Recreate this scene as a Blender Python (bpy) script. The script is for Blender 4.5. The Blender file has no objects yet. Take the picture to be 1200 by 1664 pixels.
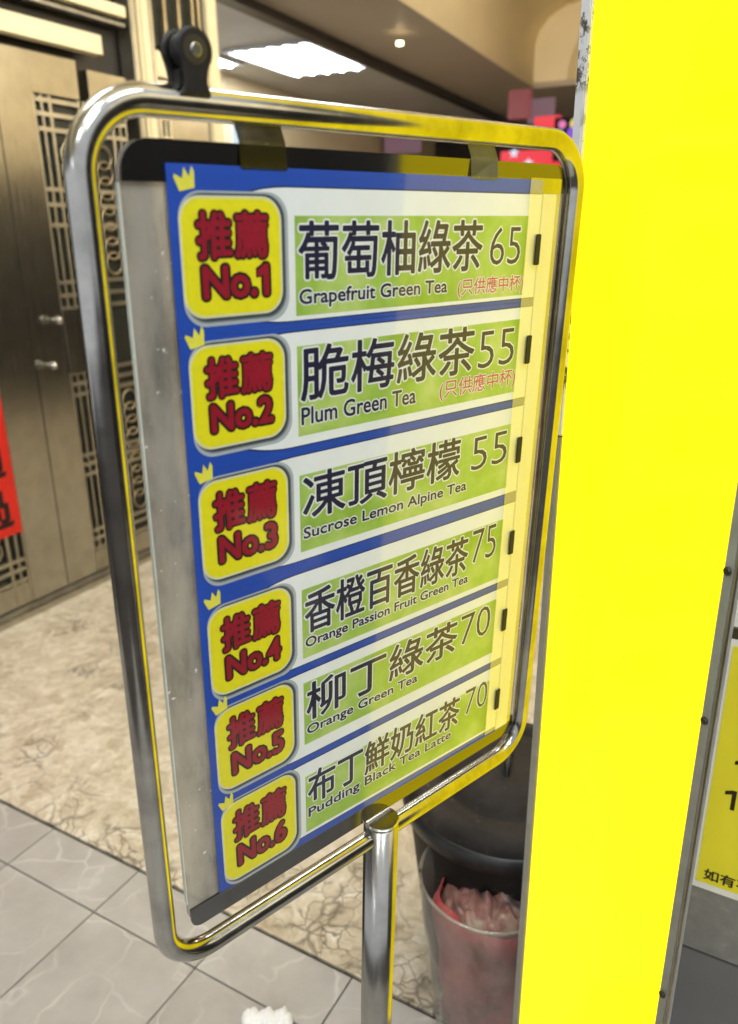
import bpy, bmesh, math, random
from mathutils import Vector, Matrix
random.seed(7)
S = bpy.context.scene
COL = S.collection
R = math.radians
CAMH = 1.45

# ------------------------------------------------------------ camera
cam = bpy.data.objects.new('camera', bpy.data.cameras.new('camera'))
COL.objects.link(cam); S.camera = cam
cam.location = (0, 0, CAMH)
cam.rotation_mode = 'XYZ'
cam.matrix_world = Matrix.Translation((0, 0, CAMH)) @ Matrix.Rotation(R(90 - 19.3), 4, 'X') @ Matrix.Rotation(R(-0.6), 4, 'Z')
cam.data.sensor_fit = 'VERTICAL'; cam.data.sensor_height = 24.0
cam.data.lens = 1270.0 / 1664.0 * 24.0
cam.data.clip_start = 0.02; cam.data.clip_end = 200
cam.data.dof.use_dof = True
cam.data.dof.focus_distance = 0.86
cam.data.dof.aperture_fstop = 3.1

# ------------------------------------------------------------ world, exposure
W = bpy.data.worlds.new('World'); S.world = W; W.use_nodes = True
bg = W.node_tree.nodes['Background']
bg.inputs[0].default_value = (0.93, 0.96, 1.0, 1); bg.inputs[1].default_value = 0.95
S.view_settings.view_transform = 'Standard'; S.view_settings.look = 'None'
S.view_settings.exposure = 0.0; S.view_settings.gamma = 1.0
S.cycles.use_denoising = True
S.cycles.max_bounces = 8; S.cycles.transparent_max_bounces = 16
S.cycles.sample_clamp_indirect = 6.0

LAMP = 52.0          # radiance of the fluorescent tubes and diffusers

# ------------------------------------------------------------ materials
def newmat(name):
    m = bpy.data.materials.new(name); m.use_nodes = True
    nt = m.node_tree; b = nt.nodes['Principled BSDF']
    return m, nt, b
def N(nt, typ, **kw):
    n = nt.nodes.new(typ)
    for k, v in kw.items():
        if k in ('inp',):
            for a, c in v.items(): n.inputs[a].default_value = c
        else: setattr(n, k, v)
    return n
def L(nt, a, b): nt.links.new(a, b)
def ramp(nt, fac, stops, interp='LINEAR'):
    r = nt.nodes.new('ShaderNodeValToRGB'); r.color_ramp.interpolation = interp
    e = r.color_ramp.elements
    while len(e) > 1: e.remove(e[-1])
    e[0].position, e[0].color = stops[0][0], (*stops[0][1], 1)
    for p, c in stops[1:]:
        x = e.new(p); x.color = (*c, 1)
    L(nt, fac, r.inputs[0]); return r.outputs[0]
def g(v): return (v, v, v)
def mixc(nt, fac, a, b, mode='MIX'):
    m = nt.nodes.new('ShaderNodeMix'); m.data_type = 'RGBA'; m.blend_type = mode
    if isinstance(fac, float): m.inputs[0].default_value = fac
    else: L(nt, fac, m.inputs[0])
    for i, v in ((6, a), (7, b)):
        if isinstance(v, tuple): m.inputs[i].default_value = (*v, 1) if len(v) == 3 else v
        else: L(nt, v, m.inputs[i])
    return m.outputs[2]
def coords(nt, kind='Object', scale=(1, 1, 1)):
    t = nt.nodes.new('ShaderNodeTexCoord'); mp = nt.nodes.new('ShaderNodeMapping')
    mp.inputs['Scale'].default_value = scale
    L(nt, t.outputs[kind], mp.inputs[0]); return mp.outputs[0]
def geo(nt, scale=(1, 1, 1)):
    t = nt.nodes.new('ShaderNodeNewGeometry'); mp = nt.nodes.new('ShaderNodeMapping')
    mp.inputs['Scale'].default_value = scale
    L(nt, t.outputs['Position'], mp.inputs[0]); return mp.outputs[0]
def noise(nt, vec, scale, detail=4, rough=.55):
    n = N(nt, 'ShaderNodeTexNoise', inp={'Scale': scale, 'Detail': detail, 'Roughness': rough})
    L(nt, vec, n.inputs['Vector']); return n
def bump(nt, b, h, strength, dist=.001):
    n = N(nt, 'ShaderNodeBump', inp={'Strength': strength, 'Distance': dist}); L(nt, h, n.inputs['Height'])
    L(nt, n.outputs[0], b.inputs['Normal'])

def simple(name, col, rough=.5, metal=0., var=.0, scale=30., spec=.5, bmp=0., coat=0.):
    m, nt, b = newmat(name)
    b.inputs['Roughness'].default_value = rough; b.inputs['Metallic'].default_value = metal
    b.inputs['Specular IOR Level'].default_value = spec
    b.inputs['Coat Weight'].default_value = coat; b.inputs['Coat Roughness'].default_value = .08
    v = coords(nt)
    n = noise(nt, v, scale, 5)
    if var > 0:
        c = ramp(nt, n.outputs[0], [(.3, tuple(x * (1 - var) for x in col)), (.7, tuple(min(1, x * (1 + var)) for x in col))])
        L(nt, c, b.inputs['Base Color'])
    else: b.inputs['Base Color'].default_value = (*col, 1)
    if bmp: bump(nt, b, n.outputs[0], bmp)
    return m

def metal(name, col, rough, streak=(1, 1, 1), scale=60, dirt=.25, rvar=.15):
    m, nt, b = newmat(name)
    b.inputs['Metallic'].default_value = 1
    v = coords(nt, scale=streak)
    n = noise(nt, v, scale, 6, .6)
    n2 = noise(nt, coords(nt), 14, 5, .6)
    c = ramp(nt, n2.outputs[0], [(.35, tuple(x * (1 - dirt) for x in col)), (.6, col)])
    L(nt, c, b.inputs['Base Color'])
    mr = N(nt, 'ShaderNodeMapRange', inp={'From Min': .3, 'From Max': .7, 'To Min': rough - rvar * .5, 'To Max': rough + rvar * .5})
    L(nt, n.outputs[0], mr.inputs[0]); L(nt, mr.outputs[0], b.inputs['Roughness'])
    bump(nt, b, n2.outputs[0], .03, .0006)
    return m

M = {}
M['tube'] = metal('polished_steel', (.46, .455, .43), .16, (1, 1, 1), 90, .35, .07)
M['post'] = metal('brushed_steel', (.38, .37, .345), .21, (30, 30, .5), 8, .2, .06)
M['door'] = metal('satin_bronze_steel', (.44, .42, .365), .19, (30, 30, .6), 9, .12, .1)
M['doorbar'] = metal('satin_bronze_bar', (.46, .43, .35), .38, (1, 1, 1), 30, .15, .1)
M['trim_steel'] = metal('grey_aluminium', (.32, .31, .28), .42, (60, 60, 1), 8, .25, .1)
M['black'] = simple('black_plastic', (.004, .004, .004), .3, var=.3, scale=60, spec=.2)
M['clampblack'] = simple('black_rubber', (.008, .007, .007), .4, var=.4, scale=90, bmp=.2, spec=.35)
M['dark'] = simple('dark_bronze', (.020, .016, .011), .5, var=.4, scale=8)
M['darkgreen'] = simple('dark_green_backing', (.008, .010, .006), .5, var=.4, scale=20)
M['brass'] = metal('dull_brass_ornament', (.42, .36, .24), .4, (1, 1, 1), 40, .3, .1)
M['cream'] = simple('cream_paint', (.90, .78, .52), .6, var=.05, scale=2)
M['creamslat'] = simple('cream_slat', (.86, .74, .46), .45, var=.05, scale=4)
M['ceil'] = simple('grey_ceiling', (.50, .49, .49), .45, var=.08, scale=1.5)
M['soffit'] = simple('brown_soffit', (.46, .39, .31), .5, var=.06, scale=1.5)
M['wallbeige'] = simple('beige_wall', (.55, .44, .28), .55, var=.06, scale=3)
M['blackbeam'] = simple('black_beam', (.012, .009, .008), .4, var=.3, scale=3)
M['blackgloss'] = simple('glossy_black_plastic', (.003, .003, .003), .09, var=.3, scale=60, spec=1.0)
M['blackgloss'].node_tree.nodes['Principled BSDF'].inputs['IOR'].default_value = 1.75
M['magnet'] = simple('black_magnet', (.006, .006, .006), .7, var=.4, scale=400, bmp=.5)
M['trimgrey'] = simple('grey_painted_trim', (.27, .265, .225), .45, var=.12, scale=40)
M['tray'] = simple('lamp_tray', (.10, .105, .11), .5, var=.1)
M['screw'] = metal('dark_screw', (.10, .09, .07), .4)
M['farpanel'] = simple('far_dark_panel', (.03, .022, .02), .5, var=.5, scale=2)
M['farbrown'] = simple('dark_brown_wall', (.012, .010, .008), .5, var=.3, scale=2)

def m_print(name, col, rough=.5, mott=.05, scale=120, spec=.3):
    return simple(name, col, rough, var=mott, scale=scale, spec=spec)
M['blue'] = m_print('blue_ink', (.012, .062, .40), .45, .10, 12)
M['navy'] = m_print('navy_ink', (.005, .006, .040), .5, .1)
M['navyedge'] = m_print('dark_blue_edge', (.010, .030, .13), .5, .1)
M['white'] = m_print('white_paper', (.72, .75, .80), .5, .03, 30)
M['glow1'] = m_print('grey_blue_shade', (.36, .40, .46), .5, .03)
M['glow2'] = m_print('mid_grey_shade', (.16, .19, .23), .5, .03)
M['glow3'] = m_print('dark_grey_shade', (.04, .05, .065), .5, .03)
M['yellow'] = m_print('yellow_ink', (.72, .66, .012), .45, .04)
M['badgerim'] = m_print('pale_rim', (.62, .62, .42), .45, .04)
M['red'] = m_print('dark_red_ink', (.26, .004, .022), .45, .08)
M['inkblack'] = m_print('black_ink', (.012, .006, .006), .5, .1)
M['pink'] = m_print('soft_red_ink', (.46, .10, .09), .5, .1)
M['crown'] = m_print('crown_yellow', (.70, .66, .07), .5, .05)
def m_green():
    m, nt, b = newmat('green_watercolour'); v = coords(nt)
    n = noise(nt, v, 16, 4, .6)
    c = ramp(nt, n.outputs[0], [(.30, (.20, .36, .035)), (.48, (.30, .47, .085)), (.62, (.42, .55, .17)), (.75, (.56, .62, .30))])
    L(nt, c, b.inputs['Base Color']); b.inputs['Roughness'].default_value = .5
    return m
M['green'] = m_green()

def m_clear(name, tint=(.97, .98, .98), ior=1.8, rough=.03, haze=0., hazecol=(.6, .6, .6)):
    m, nt, b = newmat(name); out = nt.nodes['Material Output']; nt.nodes.remove(b)
    tr = N(nt, 'ShaderNodeBsdfTransparent'); tr.inputs[0].default_value = (*tint, 1)
    gl = N(nt, 'ShaderNodeBsdfGlossy'); gl.inputs['Roughness'].default_value = rough; gl.inputs[0].default_value = (1, 1, 1, 1)
    ge = N(nt, 'ShaderNodeNewGeometry'); dt = N(nt, 'ShaderNodeVectorMath', operation='DOT_PRODUCT')
    L(nt, ge.outputs['Incoming'], dt.inputs[0]); L(nt, ge.outputs['Normal'], dt.inputs[1])
    ab = N(nt, 'ShaderNodeMath', operation='ABSOLUTE'); L(nt, dt.outputs['Value'], ab.inputs[0])
    om = N(nt, 'ShaderNodeMath', operation='SUBTRACT'); om.inputs[0].default_value = 1; L(nt, ab.outputs[0], om.inputs[1])
    pw = N(nt, 'ShaderNodeMath', operation='POWER'); L(nt, om.outputs[0], pw.inputs[0]); pw.inputs[1].default_value = 5
    f0 = ((ior - 1) / (ior + 1)) ** 2
    ma = N(nt, 'ShaderNodeMath', operation='MULTIPLY_ADD'); L(nt, pw.outputs[0], ma.inputs[0]); ma.inputs[1].default_value = 1 - f0; ma.inputs[2].default_value = f0
    mx = N(nt, 'ShaderNodeMixShader'); L(nt, ma.outputs[0], mx.inputs[0])
    if haze > 0:
        df = N(nt, 'ShaderNodeBsdfDiffuse'); v = coords(nt, scale=(1, 1, .35))
        n = noise(nt, v, 22, 7, .65)
        c = ramp(nt, n.outputs[0], [(.36, tuple(x * .38 for x in hazecol)), (.5, tuple(x * .75 for x in hazecol)), (.62, hazecol)])
        n3 = noise(nt, coords(nt), 150, 3, .5)
        c = mixc(nt, ramp(nt, n3.outputs[0], [(.70, g(0)), (.76, g(1))]), c, (.85, .85, .85))
        L(nt, c, df.inputs[0])
        hz = ramp(nt, n.outputs[0], [(.3, g(min(1, haze + .15))), (.7, g(haze - .1))])
        m2 = N(nt, 'ShaderNodeMixShader'); L(nt, hz, m2.inputs[0]); L(nt, tr.outputs[0], m2.inputs[1]); L(nt, df.outputs[0], m2.inputs[2])
        L(nt, m2.outputs[0], mx.inputs[1])
    else: L(nt, tr.outputs[0], mx.inputs[1])
    L(nt, gl.outputs[0], mx.inputs[2]); L(nt, mx.outputs[0], out.inputs[0])
    return m
M['acrylic'] = m_clear('cloudy_acrylic', (.90, .90, .86), 1.45, .10, .58, (.46, .43, .38))
M['acryledge'] = simple('pale_acrylic_edge', (.52, .55, .50), .35, var=.1)
M['sleeve'] = m_clear('clear_sleeve', (.97, .98, .97), 1.55, .06)
M['reflect_strip'] = m_clear('added_gloss_film', (.95, .97, .92), 3.0, .12)
M['strap'] = m_clear('clear_strap', (.60, .62, .56), 1.6, .15, .80, (.40, .40, .32))
M['strapdark'] = m_clear('smoky_strap', (.25, .25, .22), 1.5, .2, .75, (.055, .05, .038))
M['bag'] = m_clear('clear_bag', (.86, .85, .83), 1.5, .16, .38, (.46, .43, .38))

def emit(name, col, strength, coat=False, base=(.03, .03, .03)):
    m, nt, b = newmat(name)
    b.inputs['Base Color'].default_value = (*base, 1)
    b.inputs['Emission Color'].default_value = (*col, 1); b.inputs['Emission Strength'].default_value = strength
    b.inputs['Roughness'].default_value = .12 if coat else .4
    return m
M['lightface'] = emit('lit_yellow_acrylic', (1.0, .77, .006), 1.75, True, (.02, .015, .0))
def _face():
    m = M['lightface']; nt = m.node_tree; b = nt.nodes['Principled BSDF']
    v = coords(nt, scale=(1, 1, .5)); n = noise(nt, v, 5, 3)
    c = ramp(nt, n.outputs[0], [(.3, (1, .74, .008)), (.5, (1, .78, .006)), (.7, (1, .81, .005))]); L(nt, c, b.inputs['Emission Color'])
    b.inputs['Roughness'].default_value = .22; b.inputs['Specular IOR Level'].default_value = .10
    n2 = noise(nt, coords(nt), 14, 2); bump(nt, b, n2.outputs[0], .12, .0012)
_face()
M['tubelight'] = emit('fluorescent_tube', (.92, .98, 1.0), LAMP)
M['warmlamp'] = emit('warm_lamp', (1.0, .80, .45), 9.0)
M['added_pendant'] = emit('added_warm_globe', (1.0, .87, .66), 66.0)
M['redsign'] = emit('lit_red_sign', (1.0, .02, .05), .85)
M['redpink'] = emit('lit_red_panel', (.9, .10, .13), .22)
M['pinksign'] = emit('lit_pink_sign', (.75, .38, .50), .20)
M['whitesign'] = emit('lit_white', (.8, .85, 1.0), .9)
M['cyan'] = emit('lit_cyan', (.05, .75, .95), .8); M['purple'] = emit('lit_purple', (.25, .05, .85), .8)
M['mag'] = emit('lit_magenta', (.95, .2, .55), .8); M['yel2'] = emit('lit_yellow', (1, .8, .2), .8)
M['window'] = emit('lit_window', (.70, .88, 1.0), .85)

def m_chipped():
    m, nt, b = newmat('chipped_white_paint')
    v = geo(nt); n = noise(nt, v, 55, 6, .7)
    n2 = noise(nt, v, 9, 2, .5)
    f = N(nt, 'ShaderNodeMath', operation='MULTIPLY'); L(nt, ramp(nt, n.outputs[0], [(.50, g(0)), (.56, g(1))]), f.inputs[0])
    L(nt, ramp(nt, n2.outputs[0], [(.47, g(0)), (.53, g(1))]), f.inputs[1])
    c = mixc(nt, f.outputs[0], (.60, .62, .68), (.05, .045, .04)); L(nt, c, b.inputs['Base Color'])
    b.inputs['Roughness'].default_value = .45
    return m
M['chipped'] = m_chipped()

def m_tile():
    m, nt, b = newmat('grey_floor_tile')
    p = geo(nt); info = N(nt, 'ShaderNodeObjectInfo')
    off = N(nt, 'ShaderNodeVectorMath', operation='SCALE'); off.inputs['Scale'].default_value = 7
    cmb = N(nt, 'ShaderNodeCombineXYZ'); L(nt, info.outputs['Random'], cmb.inputs[0]); L(nt, info.outputs['Random'], cmb.inputs[1])
    L(nt, cmb.outputs[0], off.inputs[0])
    ad = N(nt, 'ShaderNodeVectorMath', operation='ADD'); L(nt, p, ad.inputs[0]); L(nt, off.outputs[0], ad.inputs[1])
    nw = noise(nt, ad.outputs[0], 5, 3)
    wv = N(nt, 'ShaderNodeVectorMath', operation='MULTIPLY_ADD'); L(nt, nw.outputs['Color'], wv.inputs[0]); wv.inputs[1].default_value = (.16, .16, .16); L(nt, ad.outputs[0], wv.inputs[2])
    vo = N(nt, 'ShaderNodeTexVoronoi', feature='DISTANCE_TO_EDGE', inp={'Scale': 8.0}); L(nt, wv.outputs[0], vo.inputs['Vector'])
    vein = ramp(nt, vo.outputs['Distance'], [(0, g(1)), (.012, g(.55)), (.05, g(0))])
    nm = noise(nt, ad.outputs[0], 6, 3)
    vm = N(nt, 'ShaderNodeMath', operation='MULTIPLY'); L(nt, vein, vm.inputs[0]); L(nt, ramp(nt, nm.outputs[0], [(.38, g(0.0)), (.60, g(.6))]), vm.inputs[1])
    n = noise(nt, ad.outputs[0], 9, 6, .6)
    base = ramp(nt, n.outputs[0], [(.25, (.37, .35, .335)), (.5, (.43, .41, .395)), (.75, (.49, .47, .455))])
    c = mixc(nt, vm.outputs[0], base, (.70, .69, .67))
    # scuffs and small dark specks
    nd = noise(nt, p, 30, 2, .4)
    c = mixc(nt, ramp(nt, nd.outputs[0], [(.76, g(0)), (.80, g(.9))]), c, (.05, .035, .03))
    n3 = noise(nt, p, 3, 4)
    c = mixc(nt, .35, c, ramp(nt, n3.outputs[0], [(.3, (.75, .72, .70)), (.7, (1, 1, 1))]), 'MULTIPLY')
    c = mixc(nt, 1.0, c, ramp(nt, info.outputs['Random'], [(0, (.90, .89, .88)), (1, (1, 1, 1))]), 'MULTIPLY')
    L(nt, c, b.inputs['Base Color'])
    L(nt, ramp(nt, n.outputs[0], [(.3, g(.34)), (.7, g(.5))]), b.inputs['Roughness'])
    bump(nt, b, n.outputs[0], .12, .001)
    return m
M['tile'] = m_tile()

def m_marble():
    m, nt, b = newmat('cream_breccia_marble')
    p = geo(nt)
    nw = noise(nt, p, 3.5, 4)
    wv = N(nt, 'ShaderNodeVectorMath', operation='MULTIPLY_ADD'); L(nt, nw.outputs['Color'], wv.inputs[0]); wv.inputs[1].default_value = (.25, .25, .25); L(nt, p, wv.inputs[2])
    vo = N(nt, 'ShaderNodeTexVoronoi', feature='DISTANCE_TO_EDGE', inp={'Scale': 24.0}); L(nt, wv.outputs[0], vo.inputs['Vector'])
    vb = N(nt, 'ShaderNodeTexVoronoi', feature='DISTANCE_TO_EDGE', inp={'Scale': 7.0}); L(nt, wv.outputs[0], vb.inputs['Vector'])
    vein = ramp(nt, vo.outputs['Distance'], [(0, g(.9)), (.02, g(.6)), (.055, g(0))])
    veinb = ramp(nt, vb.outputs['Distance'], [(0, g(1)), (.018, g(.5)), (.05, g(0))])
    mk0 = noise(nt, p, 2.6, 5, .6)
    dv = N(nt, 'ShaderNodeVectorMath', operation='DOT_PRODUCT'); L(nt, p, dv.inputs[0]); dv.inputs[1].default_value = (math.sin(R(29.5)), math.cos(R(29.5)), 0)
    mr = N(nt, 'ShaderNodeMapRange', inp={'From Min': 1.02, 'From Max': 1.42, 'To Min': .085, 'To Max': -.035}); L(nt, dv.outputs['Value'], mr.inputs[0])
    mk = N(nt, 'ShaderNodeMath', operation='ADD'); L(nt, mk0.outputs[0], mk.inputs[0]); L(nt, mr.outputs[0], mk.inputs[1])
    a = N(nt, 'ShaderNodeMath', operation='MULTIPLY'); L(nt, vein, a.inputs[0]); L(nt, ramp(nt, mk.outputs[0], [(.545, g(0)), (.585, g(1))]), a.inputs[1])
    a2 = N(nt, 'ShaderNodeMath', operation='MULTIPLY'); L(nt, veinb, a2.inputs[0]); L(nt, ramp(nt, mk.outputs[0], [(.50, g(.0)), (.58, g(.8))]), a2.inputs[1])
    mx = N(nt, 'ShaderNodeMath', operation='MAXIMUM'); L(nt, a.outputs[0], mx.inputs[0]); L(nt, a2.outputs[0], mx.inputs[1])
    n = noise(nt, wv.outputs[0], 26, 10, .75)
    base = ramp(nt, n.outputs[0], [(.30, (.34, .27, .18)), (.42, (.54, .47, .36)), (.55, (.66, .60, .49)), (.70, (.80, .77, .69))])
    vc = N(nt, 'ShaderNodeTexVoronoi', feature='F1', inp={'Scale': 17.0}); L(nt, wv.outputs[0], vc.inputs['Vector'])
    sp = N(nt, 'ShaderNodeSeparateColor'); L(nt, vc.outputs['Color'], sp.inputs[0])
    base = mixc(nt, .7, base, ramp(nt, sp.outputs[0], [(0, (.66, .62, .54)), (.6, (1, 1, 1)), (1, (1.0, 1.0, 1.0))]), 'MULTIPLY')
    c = mixc(nt, mx.outputs[0], base, (.085, .065, .055))
    L(nt, c, b.inputs['Base Color']); b.inputs['Roughness'].default_value = .28
    return m
M['marble'] = m_marble()
M['grout'] = simple('dark_grout', (.055, .045, .04), .9, var=.3, scale=20)

def m_bin():
    m, nt, b = newmat('scuffed_black_plastic'); p = coords(nt)
    n = noise(nt, p, 9, 6, .65); n2 = noise(nt, p, 45, 6, .7)
    c = ramp(nt, n.outputs[0], [(.3, (.010, .009, .009)), (.55, (.024, .020, .018)), (.72, (.050, .040, .034))])
    c = mixc(nt, ramp(nt, n2.outputs[0], [(.60, g(0)), (.75, g(.5))]), c, (.13, .11, .09))
    L(nt, c, b.inputs['Base Color']); b.inputs['Roughness'].default_value = .6; b.inputs['Specular IOR Level'].default_value = .18
    bump(nt, b, n2.outputs[0], .2, .001)
    return m
M['binblack'] = m_bin()
M['binrim'] = simple('black_rim', (.012, .012, .013), .35, var=.3)
def m_content():
    m, nt, b = newmat('red_and_dark_contents'); p = coords(nt, scale=(1, 1, .8))
    n = noise(nt, p, 9, 4, .6)
    c = ramp(nt, n.outputs[0], [(.30, (.16, .03, .04)), (.45, (.38, .045, .07)), (.6, (.52, .08, .09)), (.75, (.60, .22, .18))])
    L(nt, c, b.inputs['Base Color']); b.inputs['Roughness'].default_value = .4
    return m
M['content'] = m_content()
def m_murk():
    m, nt, b = newmat('murky_rubbish'); n = noise(nt, coords(nt), 11, 6, .65)
    c = ramp(nt, n.outputs[0], [(.32, (.02, .022, .024)), (.45, (.10, .09, .08)), (.56, (.30, .13, .11)), (.70, (.40, .36, .28))])
    L(nt, c, b.inputs['Base Color']); b.inputs['Roughness'].default_value = .35
    return m
M['murk'] = m_murk()
M['contentgrey'] = simple('grey_rubbish', (.10, .085, .08), .3, var=.9, scale=12, bmp=.8)
def m_stone():
    m, nt, b = newmat('grey_brushed_panel'); p = geo(nt)
    n = noise(nt, p, 28, 8, .7); n2 = noise(nt, p, 4, 3)
    c = ramp(nt, n.outputs[0], [(.3, (.115, .118, .128)), (.55, (.17, .172, .185)), (.75, (.27, .27, .28))])
    c = mixc(nt, ramp(nt, n2.outputs[0], [(.3, g(.0)), (.7, g(.35))]), c, (.12, .12, .13))
    L(nt, c, b.inputs['Base Color']); b.inputs['Roughness'].default_value = .45
    return m
M['stone'] = m_stone()
M['stone2'] = simple('smooth_dark_grey_panel', (.105, .105, .12), .42, var=.08, scale=6)
M['posteryellow'] = m_print('poster_yellow', (.66, .60, .03), .5, .06, 8)
M['paper'] = m_print('poster_white', (.66, .67, .72), .5, .03, 8)
M['banner'] = m_print('red_banner', (.55, .02, .012), .4, .08, 10)
M['tissue'] = simple('white_tissue', (.85, .85, .87), .9, var=.03, scale=60, bmp=.5)

# ------------------------------------------------------------ mesh helpers
def finish(bm, name, mat, parent=None, smooth=False, autosmooth=True):
    me = bpy.data.meshes.new(name); bm.normal_update(); bm.to_mesh(me); bm.free()
    if isinstance(mat, (list, tuple)):
        for x in mat: me.materials.append(M[x])
    else: me.materials.append(M[mat])
    if smooth:
        for p_ in me.polygons: p_.use_smooth = True
    o = bpy.data.objects.new(name, me); COL.objects.link(o)
    if parent is not None: o.parent = parent
    return o
def box(bm, c, s, bev=0., mi=0, rz=0):
    mt = Matrix.Translation(c) @ Matrix.Rotation(rz, 4, 'Z') @ Matrix.Diagonal((s[0], s[1], s[2], 1))
    t = bmesh.new(); bmesh.ops.create_cube(t, size=1, matrix=mt)
    if bev > 0: bmesh.ops.bevel(t, geom=t.edges[:], offset=bev, segments=2, affect='EDGES')
    for f in t.faces: f.material_index = mi
    join(bm, t)
def join(bm, t):
    me = bpy.data.meshes.new('tmp'); t.to_mesh(me); t.free(); bm.from_mesh(me); bpy.data.meshes.remove(me)
def B(name, mat, c, s, parent=None, bev=0., rz=0):
    bm = bmesh.new(); box(bm, c, s, bev, 0, rz); return finish(bm, name, mat, parent)
def cyl(bm, p0, p1, r0, r1=None, seg=32, cap=True, mi=0, bev=0.):
    r1 = r0 if r1 is None else r1
    p0, p1 = Vector(p0), Vector(p1); d = p1 - p0
    q = d.to_track_quat('Z', 'Y').to_matrix().to_4x4()
    t = bmesh.new()
    bmesh.ops.create_cone(t, cap_ends=cap, segments=seg, radius1=r0, radius2=r1, depth=d.length, matrix=Matrix.Translation((p0 + p1) / 2) @ q)
    if bev: bmesh.ops.bevel(t, geom=[e for e in t.edges if len([f for f in e.link_faces if len(f.verts) > 4]) == 1], offset=bev, segments=3, affect='EDGES')
    for f in t.faces:
        f.material_index = mi; f.smooth = len(f.verts) == 4
    join(bm, t)
def lathe(bm, prof, seg=48, c=(0, 0, 0), mi=0, wob=None):
    rings = []
    for k, (r, z) in enumerate(prof):
        ring = []
        for i in range(seg):
            a = 2 * math.pi * i / seg
            rr = r + (wob(a, k, z) if wob else 0)
            ring.append(bm.verts.new((c[0] + rr * math.cos(a), c[1] + rr * math.sin(a), c[2] + z)))
        rings.append(ring)
    for a, b_ in zip(rings, rings[1:]):
        for i in range(seg):
            f = bm.faces.new((a[i], a[(i + 1) % seg], b_[(i + 1) % seg], b_[i])); f.smooth = True; f.material_index = mi
def sweep(bm, pts, r, seg=24, closed=False, mi=0):
    n = len(pts); rings = []; pts = [Vector(p_) for p_ in pts]
    for i, p_ in enumerate(pts):
        a = pts[(i - 1) % n] if (closed or i > 0) else p_; b_ = pts[(i + 1) % n] if (closed or i < n - 1) else p_
        t = (b_ - a).normalized(); y = Vector((0, 1, 0))
        s = t.cross(y)
        if s.length < .1: s = t.cross(Vector((1, 0, 0)))
        s.normalize(); w = s.cross(t).normalized()
        rings.append([bm.verts.new(p_ + (s * math.cos(2 * math.pi * k / seg) + w * math.sin(2 * math.pi * k / seg)) * r) for k in range(seg)])
    for i in range(n if closed else n - 1):
        a, b_ = rings[i], rings[(i + 1) % n]
        for k in range(seg):
            f = bm.faces.new((a[k], a[(k + 1) % seg], b_[(k + 1) % seg], b_[k])); f.smooth = True; f.material_index = mi
def empty(name, label, cat, group=None, M4=None, parent=None):
    o = bpy.data.objects.new(name, None); COL.objects.link(o); o.empty_display_size = .05
    if M4 is not None: o.matrix_world = M4
    if label: o['label'] = label; o['category'] = cat
    if group: o['group'] = group
    return o
def tag(o, label=None, cat=None, group=None, kind=None):
    if label: o['label'] = label
    if cat: o['category'] = cat
    if group: o['group'] = group
    if kind: o['kind'] = kind
    return o

# hall frame: local x = u (along the lit sign's face), local y = v (along the lift wall), z up from the floor
HALL = Matrix.Rotation(R(-29.5), 4, 'Z')
def hp(u, v, z=0): return HALL @ Vector((u, v, z))
def hmat(u, v, z=0, rz=0): return HALL @ Matrix.Translation((u, v, z)) @ Matrix.Rotation(rz, 4, 'Z')

# ------------------------------------------------------------ floor
fl = B('floor', 'grout', (2, 3.5, -.0325), (16, 19, .05)); fl.matrix_world = HALL @ Matrix.Translation((0, 0, 0)); tag(fl, kind='structure')
def tile_mesh(w, d, name, mat, gap):
    bm = bmesh.new(); box(bm, (0, 0, -.004), (w - gap, d - gap, .008), .0008)
    me = bpy.data.meshes.new(name); bm.to_mesh(me); bm.free(); me.materials.append(M[mat]); return me
T = .302
tm = tile_mesh(T, T, 'tile', 'tile', .0035)
tm2 = tile_mesh(T, .141, 'cut_tile', 'tile', .0035)
for i in range(-4, 10):
    u0 = -1.241 + T * (i - 3) + T / 2
    for j in range(6):
        o = bpy.data.objects.new('tile', tm); COL.objects.link(o); o.parent = fl
        o.location = (u0, .894 - T * (j + .5), -.0005 * random.random())
    o = bpy.data.objects.new('tile', tm2); COL.objects.link(o); o.parent = fl
    o.location = (u0, .894 + .0705, -.0003)
SL = .92
sm = tile_mesh(SL, SL, 'marble_slab', 'marble', .0022)
for i in range(-4, 5):
    for j in range(12):
        o = bpy.data.objects.new('marble_slab', sm); COL.objects.link(o); o.parent = fl
        o.location = (.36 + SL * i, 1.041 + SL * (j + .5), -.0003 * random.random())

# ------------------------------------------------------------ lift wall (s along v, z from camera height)
LW = empty('lift_doorway', 'bronze steel lift doors with black lattice cut-outs under a dark header', 'doorway', M4=hmat(-2.645, 1.693, 0, 0))
# local: y = s, z = height, x = out of the wall
def WB(name, mat, s0, s1, z0, z1, x0, x1, bev=.001, parent=LW):
    return B(name, mat, ((x0 + x1) / 2, (s0 + s1) / 2, (z0 + z1) / 2 + CAMH), (x1 - x0, s1 - s0, z1 - z0), parent, bev)
WB('back_wall', 'dark', -2.2, 1.577, -1.45, 1.30, -.30, -.06)
WB('base_rail', 'door', -2.2, 1.57, -1.45, -1.425, -.055, .022)
WB('base_rail', 'trim_steel', -2.2, 1.57, -1.4245, -1.40, -.055, .006)
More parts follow.
